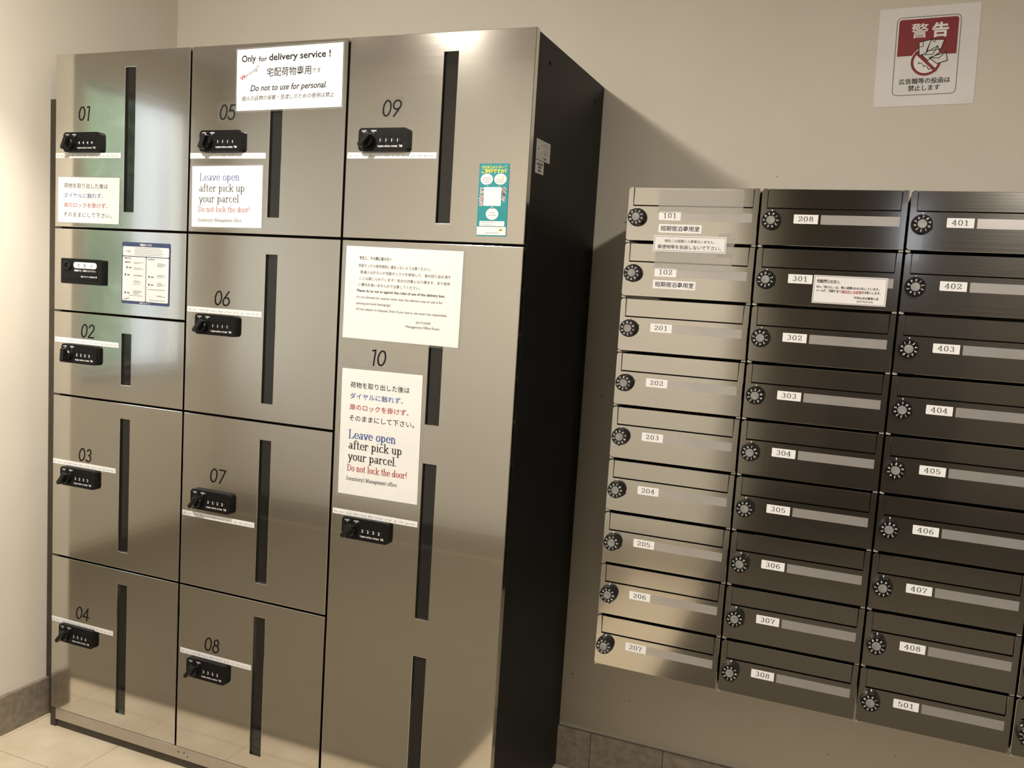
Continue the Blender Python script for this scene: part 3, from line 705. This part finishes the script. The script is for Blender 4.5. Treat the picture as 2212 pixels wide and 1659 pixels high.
# teal sticker on locker 09
t = sheet('promotional_sticker', 'narrow teal sticker with white speech bubbles on locker 09', .0690, .1530, (1.2388, Y0, 1.4155), -0.6, TEAL, 0.0, cat='sticker', thick=0.0006)
def f(i):
    i.text('クロネコメンバーズ', .0345, .1425, .0072, width=.058, align='c', bold=.035); i.text('ご存知ですか？', .0345, .1335, .0092, width=.058, align='c', bold=.04)
put(t, YELLOWP, f)
def f(i):
    i.disc(.0185, .1200, .0142, .0118); i.poly([(.0175, .1090), (.0215, .1060), (.0230, .1100)]); i.disc(.0500, .1200, .0142, .0118); i.poly([(.0455, .1100), (.0475, .1060), (.0510, .1090)])
    i.poly(rrect(.0130, .0535, .0640, .1035, .0015, 3)); i.disc(.0345, .0470, .0145, .0125); i.poly([(.0320, .0580), (.0345, .0625), (.0370, .0580)])
    i.poly(rrect(.0060, .0640, .0215, .0320, .001, 3)); i.rect(.0008, .0682, .0025, .0200)
put(t, WHITEP, f, IY, 'white_panels')
def f(i):
    for n, ch in enumerate('ここから'): i.text(ch, .0080, .0940 - n * .0098, .0105, align='c', bold=.09)
    for n, ch in enumerate('今すぐ'): i.text(ch, .0595, .0940 - n * .0098, .0105, align='c', bold=.09)
put(t, WHITEP, f, IY - .0001, 'white_outline')
def f(i):
    for n, ch in enumerate('ここから'): i.text(ch, .0080, .0940 - n * .0098, .0105, align='c', bold=.01)
    for n, ch in enumerate('今すぐ'): i.text(ch, .0595, .0940 - n * .0098, .0105, align='c', bold=.01)
put(t, INKR, f, IY - .0003)
def f(i):
    i.rect(.010, .027, .1225, .1235); i.rect(.008, .029, .1180, .1190); i.rect(.011, .026, .1135, .1145); i.rect(.041, .058, .1180, .1190); i.rect(.039, .060, .1135, .1145)
    i.rect(.028, .041, .0490, .0500); i.rect(.025, .044, .0440, .0450); i.rect(.009, .040, .0285, .0292); i.rect(.009, .034, .0240, .0247); i.rect(.020, .052, .0065, .0075)
    i.line(arc(.046, .1240, .003, .003, 0, 360, 12), .0004)
put(t, INKL, f, IY - .0002)
put(t, YELLOWP, lambda i: (i.disc(.0565, .0135, .0042, .0030), i.rect(.0535, .0575, .1215, .1260)), IY - .0002, 'yellow_marks')
put(t, INK, lambda i: (i.disc(.0555, .0135, .0018, .0013, 10), i.disc(.0585, .0140, .0009, n=8)), IY - .0004, 'small_emblem')
# small scuffs on the painted wall
for (x, z, r, e) in ((1.375, .262, .0035, .6), (1.405, .215, .0016, 1), (1.47, .196, .0014, 1), (1.54, .222, .0018, 1), (1.62, .180, .0015, 1), (1.40, 1.04, .0020, 1.3), (1.405, .92, .0014, 1), (1.43, 1.50, .0020, 1.2), (1.452, 1.49, .0016, 1), (1.80, 1.62, .0014, 1), (2.05, .205, .0016, 1), (2.20, .240, .0014, 1), (2.36, .200, .0015, 1)):
    sd = Ink(); sd.disc(x, z, r, r * e, 9); sd.build('scuff_mark', SKGROUT, wb, WB - 0.0003)
# two data stickers on the black side panel
t = sheet('data_sticker', 'grey data sticker on the black cabinet side, larger of two', .0870, .0425, (X3 - 0.0008, .0400, 1.5862), -1.0, STICK, 0, rotz=90, cat='sticker')
def f(i):
    rr = random.Random(9)
    for z in (.036, .031, .0265, .022, .0175, .013, .0085, .0045):
        x = .006
        while x < .072:
            w = rr.uniform(.008, .022)
            if rr.random() < .6: i.rect(x, min(x + w, .081), z, z + .0009)
            x += w + .006
put(t, INKL, f)
put(t, INKG, lambda i: (i.rect(.010, .016, .0215, .0232), i.rect(.051, .058, .0160, .0176), i.rect(.046, .068, .0060, .0072), i.rect(.046, .056, .0034, .0046)))
t = sheet('barcode_sticker', 'small square sticker with dark block marks on the black cabinet side', .0505, .0275, (X3 - 0.0008, .0412, 1.5572), -1.0, STICK, 0, rotz=90, cat='sticker')
def f(i):
    for x in (.008, .015, .024, .031, .038): i.rect(x, x + .0042, .0175, .0230)
    for x in (.016, .0225, .029): i.rect(x, x + .0045, .0110, .0155); i.rect(x, x + .0045, .0040, .0085)
put(t, INKG, f)
# warning sign on the wall
t = sheet('warning_sign', 'white paper with maroon no-leaflets warning panel on the wall', .2085, .2200, (2.0010, WB - 0.0005, 1.7795), -1.4, PAPER2, 0, cat='sign')
fx0, fx1, fz0, fz1 = .0385, .1700, .0245, .1975
put(t, INKG, lambda i: i.line(rrect(fx0, fx1, fz0, fz1, .010, 5), .0011, True), name='sign_outline')
put(t, MAROON, lambda i: i.poly(rrect(fx0 + .0045, fx1 - .0045, .1120, fz1 - .0045, .006, 5, (0, 0, 1, 1))), name='maroon_panel')
ccx, ccz = (fx0 + fx1) / 2, .0975
def f(i):
    i.text('警', .0690, .1540, .0340, width=.0355, bold=.010); i.text('告', .1120, .1540, .0330, width=.0345, bold=.035)
    i.disc(ccx, ccz, .0330, n=40)
put(t, WHITEP, f, IY - .0002)
def f(i):
    i.line(arc(ccx, ccz, .0285, .0285, 0, 360, 40), .0058); i.line([(ccx - .0205, ccz + .0200), (ccx + .0205, ccz - .0200)], .0065)
put(t, MAROON, f, IY - .0004, 'prohibition_ring')
sheets = [[(-.0170, .0430), (.0075, .0480), (-.0010, .0150), (-.0150, .0150)], [(.0080, .0480), (.0350, .0460), (.0290, .0260), (-.0005, .0230)],
          [(-.0100, .0150), (.0220, .0330), (.0270, .0190), (.0040, .0020)], [(.0060, .0080), (.0400, .0180), (.0440, .0000), (.0230, -.0060)]]
put(t, PAPER2, lambda i: [i.poly([(ccx + x, ccz + z) for x, z in p][::-1], True) for p in sheets], IY - .0006, 'leaflet_drawing')
def f(i):
    for p in sheets: i.line([(ccx + x, ccz + z) for x, z in p], .0015, True)
    i.line([(ccx - .0100, ccz + .0150), (ccx + .0130, ccz + .0150), (ccx + .0220, ccz + .0330)], .0015); i.line([(ccx + .0060, ccz + .0080), (ccx + .0260, ccz + .0060), (ccx + .0400, ccz + .0180)], .0015)
    i.line([(ccx - .0150, ccz - .0000), (ccx - .0145, ccz - .0040), (ccx - .0080, ccz - .0030)], .0014); i.line([(ccx - .0060, ccz - .0060), (ccx - .0035, ccz - .0110), (ccx + .0010, ccz - .0090)], .0014); i.line([(ccx + .0030, ccz - .0110), (ccx + .0070, ccz - .0180), (ccx + .0140, ccz - .0160)], .0014)
    i.line([(ccx - .0170, ccz + .0330), (ccx - .0080, ccz + .0340), (ccx - .0080, ccz + .0450)], .0013); i.line([(ccx + .0090, ccz + .0470), (ccx + .0150, ccz + .0420), (ccx + .0180, ccz + .0475)], .0013)
put(t, INK, f, IY - .0008, 'drawing_lines')
put(t, INK, lambda i: (i.text('広告類等の投函は', ccx, .0500, .0135, width=.106, align='c', bold=.012), i.text('禁止します', ccx, .0345, .0135, width=.066, align='c', bold=.012)))

WORD = dict(zip('0123456789', 'zero one two three four five six seven eight nine'.split()))
spell = lambda no: ' '.join(WORD[c] for c in no)
# ------------------------------------------------------------------ mailboxes
YM = 0.142; MX0, MW = 1.5305, 0.2801; MZT, MP = 1.5425, 0.11995; MK = 1.0    # front plane, left edge, pitch, top edge, scale
MBW, MBH = 0.2758, 0.1140
U = [(0, 0), (MBW, 0), (MBW, MBH), (.2650, MBH), (.2650, .0728), (.0113, .0728), (.0113, MBH), (0, MBH)]
def mail_front():
    c = 0.004
    P = [(c, 0), (MBW, 0), (MBW, MBH), (.2650, MBH), (.2650, .0728), (.0113, .0728), (.0113, MBH), (c, MBH), (0, MBH - c), (0, c)]
    bm = bmesh.new()
    a = [bm.verts.new((x, 0, z)) for x, z in P]; b = [bm.verts.new((x, 0.010, z)) for x, z in P]; n = len(P)
    # two convex-ish pieces share the outline: use one n-gon, triangulated
    f = bm.faces.new(a); g = bm.faces.new(b[::-1])
    for i in range(n): bm.faces.new((a[i], b[i], b[(i + 1) % n], a[(i + 1) % n]))
    bmesh.ops.bevel(bm, geom=list(f.edges), offset=0.0006, segments=1, affect='EDGES')
    bmesh.ops.triangulate(bm, faces=[q for q in bm.faces if len(q.verts) > 4])
    return finish('door_panel', bm)
front_me = mail_front()
flap_me = box_mesh('mail_flap', .0124, .2639, 0.0012, 0.0080, .0758, MBH - 0.0004, 0.0006, 1)
shell_me = box_mesh('mailbox_shell', .0015, MBW - .0015, 0.0085, (WB - YM - 0.001) / MK, .0015, MBH - .0015)
dial_me = lathe_mesh('dial', [(0, -0.0165), (0.0168, -0.0165), (0.0181, -0.0150), (0.0184, -0.004), (0.0194, -0.0030), (0.0196, 0.0), (0, 0.0)], 36)
bm = bmesh.new(); bm.from_mesh(dial_me); v = [bm.verts.new(p) for p in ((-.0022, -.0165, .0172), (.0022, -.0165, .0172), (0, -.0165, .0208), (-.0022, -.003, .0178), (.0022, -.003, .0178), (0, -.003, .0208))]
for q in ((0, 1, 2), (3, 5, 4), (0, 2, 5, 3), (1, 4, 5, 2), (0, 3, 4, 1)): bm.faces.new([v[i] for i in q])
dial_me = finish('dial', bm)
cap_me = lathe_mesh('dial_cap', [(0, -0.0182), (0.0078, -0.0182), (0.0085, -0.0176), (0.0085, -0.016), (0, -0.016)], 28)
dg = Ink()
for k in range(10):
    an = -k * 2 * math.pi / 10
    vs, fs = font_mesh(str(k), 0.12, 0.0, 3); xm = (min(q[0] for q in vs) + max(q[0] for q in vs)) / 2; s = .0072
    def fn(px, py, an=an, xm=xm):
        x, z = (px - xm) * s, .0107 + py * s * 0.95
        return (x * math.cos(an) - z * math.sin(an), x * math.sin(an) + z * math.cos(an))
    dg.raw(vs, fs, fn)
tmp = dg.build('dial_digits', WHITEP, None, -0.0168); digits_me = tmp.data; bpy.data.objects.remove(tmp)
tick_me = box_mesh('dial_index', -0.0008, 0.0008, -0.004, 0.0, .0196, .0222)
name_me = box_mesh('name_window', .1180, .2640, 0.0, 0.0004, .0440, .0625)
name_me = prism_mesh('name_window', [(.1185, .0442), (.2642, .0442), (.2642, .0628), (.1185, .0628)], -0.0003, 0.0)
plate_me = prism_mesh('number_label', [(0, 0.0012), (.0014, 0), (.0470, 0), (.0470, .0182), (0, .0182)], -0.0004, 0.0)
tab_me = box_mesh('hinge_tab', 0, .0085, 0.004, 0.012, -.0042, .0005)
def make_mailbox(no, i, j, top, label, group=None):
    t = empty('mailbox', (MX0 + i * MW, YM, MZT - j * MP - MBH * MK)); t.scale = (MK,) * 3; tag(t, label, 'mailbox', group)
    t.rotation_euler = (R(random.uniform(-.12, .12)), 0, R(random.uniform(-.12, .12)))
    new_obj('mailbox_shell', shell_me, GAP, t)
    new_obj('door_panel', front_me, STEEL2, t); new_obj('mail_flap', flap_me, STEEL2, t).rotation_euler = (R(random.uniform(-.2, .2)), 0, 0)
    d = new_obj('combination_dial', dial_me, KNOBP, t, (.0235, 0, .0492)); d.rotation_euler = (0, -R(top * 36), 0)
    new_obj('dial_cap', cap_me, CAPG, d); new_obj('dial_digits', digits_me, WHITEP, d)
    new_obj('dial_index', tick_me, WHITEP, t, (.0235, 0, .0492))
    new_obj('name_window', name_me, NAMEW, t)
    for x in (.0, MBW - .0085): new_obj('hinge_tab', tab_me, TABM, t, (x, 0, 0))
    if no:
        dx = .0690 if i else .0700
        p = new_obj('number_label', plate_me, TAPEW, t, (dx - (0.0025 if i else 0), 0, .0448))
        k = Ink(); pen_text(k, no, .0235, .0046, .0150, SERIF, 0.040, 0.017, 1.25, 0, 'c'); k.build('label_number', INKG, p, -0.0007)
    return t
TOPS = {'101': 1.2, '102': 4, '201': 8.2, '202': 8, '203': 5, '204': 6.6, '205': 6.6, '206': 5.5, '207': .6, '208': 9.5, '301': .1, '302': 9.2, '303': 6, '304': 6.6,
        '305': 9.6, '306': 8.9, '307': 6.8, '308': 5.6, '401': 6.9, '402': 0, '403': 2, '404': 7, '405': 8, '406': 8, '407': 9.4, '408': 9, '501': 9.6}
cols = [['101', '102', '201', '202', '203', '204', '205', '206', '207'], ['208', '301', '302', '303', '304', '305', '306', '307', '308'], ['401', '402', '403', '404', '405', '406', '407', '408', '501']]
for i, c in enumerate(cols):
    for j, no in enumerate(c):
        extra = {'101': ', flap taped shut', '102': ', flap taped shut', '301': ', paper slip on it'}.get(no, '')
        make_mailbox(no, i, j, TOPS[no], 'stainless mailbox with black dial, its label reading %s%s' % (spell(no), extra), 'numbered stainless mailboxes')
for j in range(9):
    make_mailbox(None, 3, j, 4.0 + j * .37 if j < 8 else 4.2, 'unnumbered stainless mailbox right beside mailbox %s' % spell(cols[2][j]), 'mailboxes of the last column')

def on_mail(name, label, x, z, w, h, m, cat, tilt=0.0, off=0.0005, thick=0.0004, outline=None):
    t = empty(name, (MX0 + (x - 1.5305) * MK, YM - off, MZT + (z - 1.5425) * MK), (0, R(tilt), 0)); t.scale = (MK,) * 3; tag(t, label, cat)
    if outline: new_obj('tape_film' if 'tape' in name else 'paper', prism_mesh('paper', outline, -thick, 0.0), m, t)
    else: box('tape_film' if 'tape' in name else 'paper', 0, w, -thick, 0, 0, h, m, t)
    return t
for no, x, z in (('101', 1.6018, 1.4468), ('102', 1.5990, 1.3277)):
    t = on_mail('room_type_label', 'white Japanese room-type label under the number %s' % spell(no), x, z, .0917, .0180, TAPEW, 'label')
    put(t, INK, lambda i: i.text('短期宿泊専用室', .0045, .0048, .0118, width=.083, bold=.006), -0.0008)
rag = lambda w, h, s: [(0, 0)] + [(w * k / 4, -.0006 * (k % 2)) for k in range(1, 4)] + [(w, 0)] + [(w + (.0016 if k % 2 else -.0004), h * k / 9) for k in range(1, 9)] + [(w, h), (0, h)]
on_mail('clear_tape', 'wide clear tape sealing the flap of mailbox one zero one', 1.5975, 1.4885, .1773, .0490, CLEARTAPE, 'tape', outline=rag(.1773, .0490, 1))
on_mail('clear_tape', 'wide clear tape sealing the flap of mailbox one zero two', 1.5985, 1.3695, .1625, .0385, CLEARTAPE, 'tape', outline=rag(.1625, .0385, 2))
on_mail('clear_tape', 'short clear tape holding the slip between mailboxes 101 and 102', 1.7300, 1.4000, .0333, .0497, CLEARTAPE, 'tape', off=0.0007, outline=rag(.0333, .0497, 3))
t = on_mail('no_resident_slip', 'thin white printed slip taped across mailboxes 101 and 102', 1.5933, 1.4068, .1543, .0343, PAPER2, 'notice', -0.05, off=0.0011)
def f(i):
    i.line([(.0025, .0025), (.1518, .0025), (.1518, .0318), (.0025, .0318)], .0005, True)
    i.text('現在この部屋に入居者はいません。', .0240, .0205, .0068, width=.106); i.text('郵便物等を投函しないで下さい。', .0100, .0070, .0092, width=.134, bold=.004)
put(t, INKG, f, -0.0008)
t = on_mail('forwarding_slip', 'white paper slip with one red phrase on mailbox 301', 1.9267, 1.3162, .1382, .0560, PAPER2, 'notice', 0.0, off=0.0008)
def f(i):
    i.line([(.0020, .0020), (.1362, .0020), (.1362, .0540), (.0020, .0540)], .0005, True)
    i.text('宅配関係の方へ', .0065, .0425, .0062, width=.0435, bold=.02); i.rect(.0065, .0500, .0412, .0417)
    i.text('301c「柏さん」は、既に退寮(2018.3月)しています。', .0065, .0310, .0056, width=.118, bold=.015)
    i.text('メール便、宅配便全て', .0065, .0235, .0056, width=.0475, bold=.015); i.text('をお願いします。', .0925, .0235, .0056, width=.0345, bold=.015)
    i.text('不明な点は管理人迄', .0785, .0125, .0052, width=.0460, bold=.015); i.text('(2019.03.03)', .0845, .0060, .0048, width=.0300)
put(t, INK, f, -0.0008)
put(t, INKR, lambda i: (i.text('送付元への返却', .0548, .0235, .0056, width=.037, bold=.02), i.rect(.0548, .0918, .0222, .0227)), -0.0008)
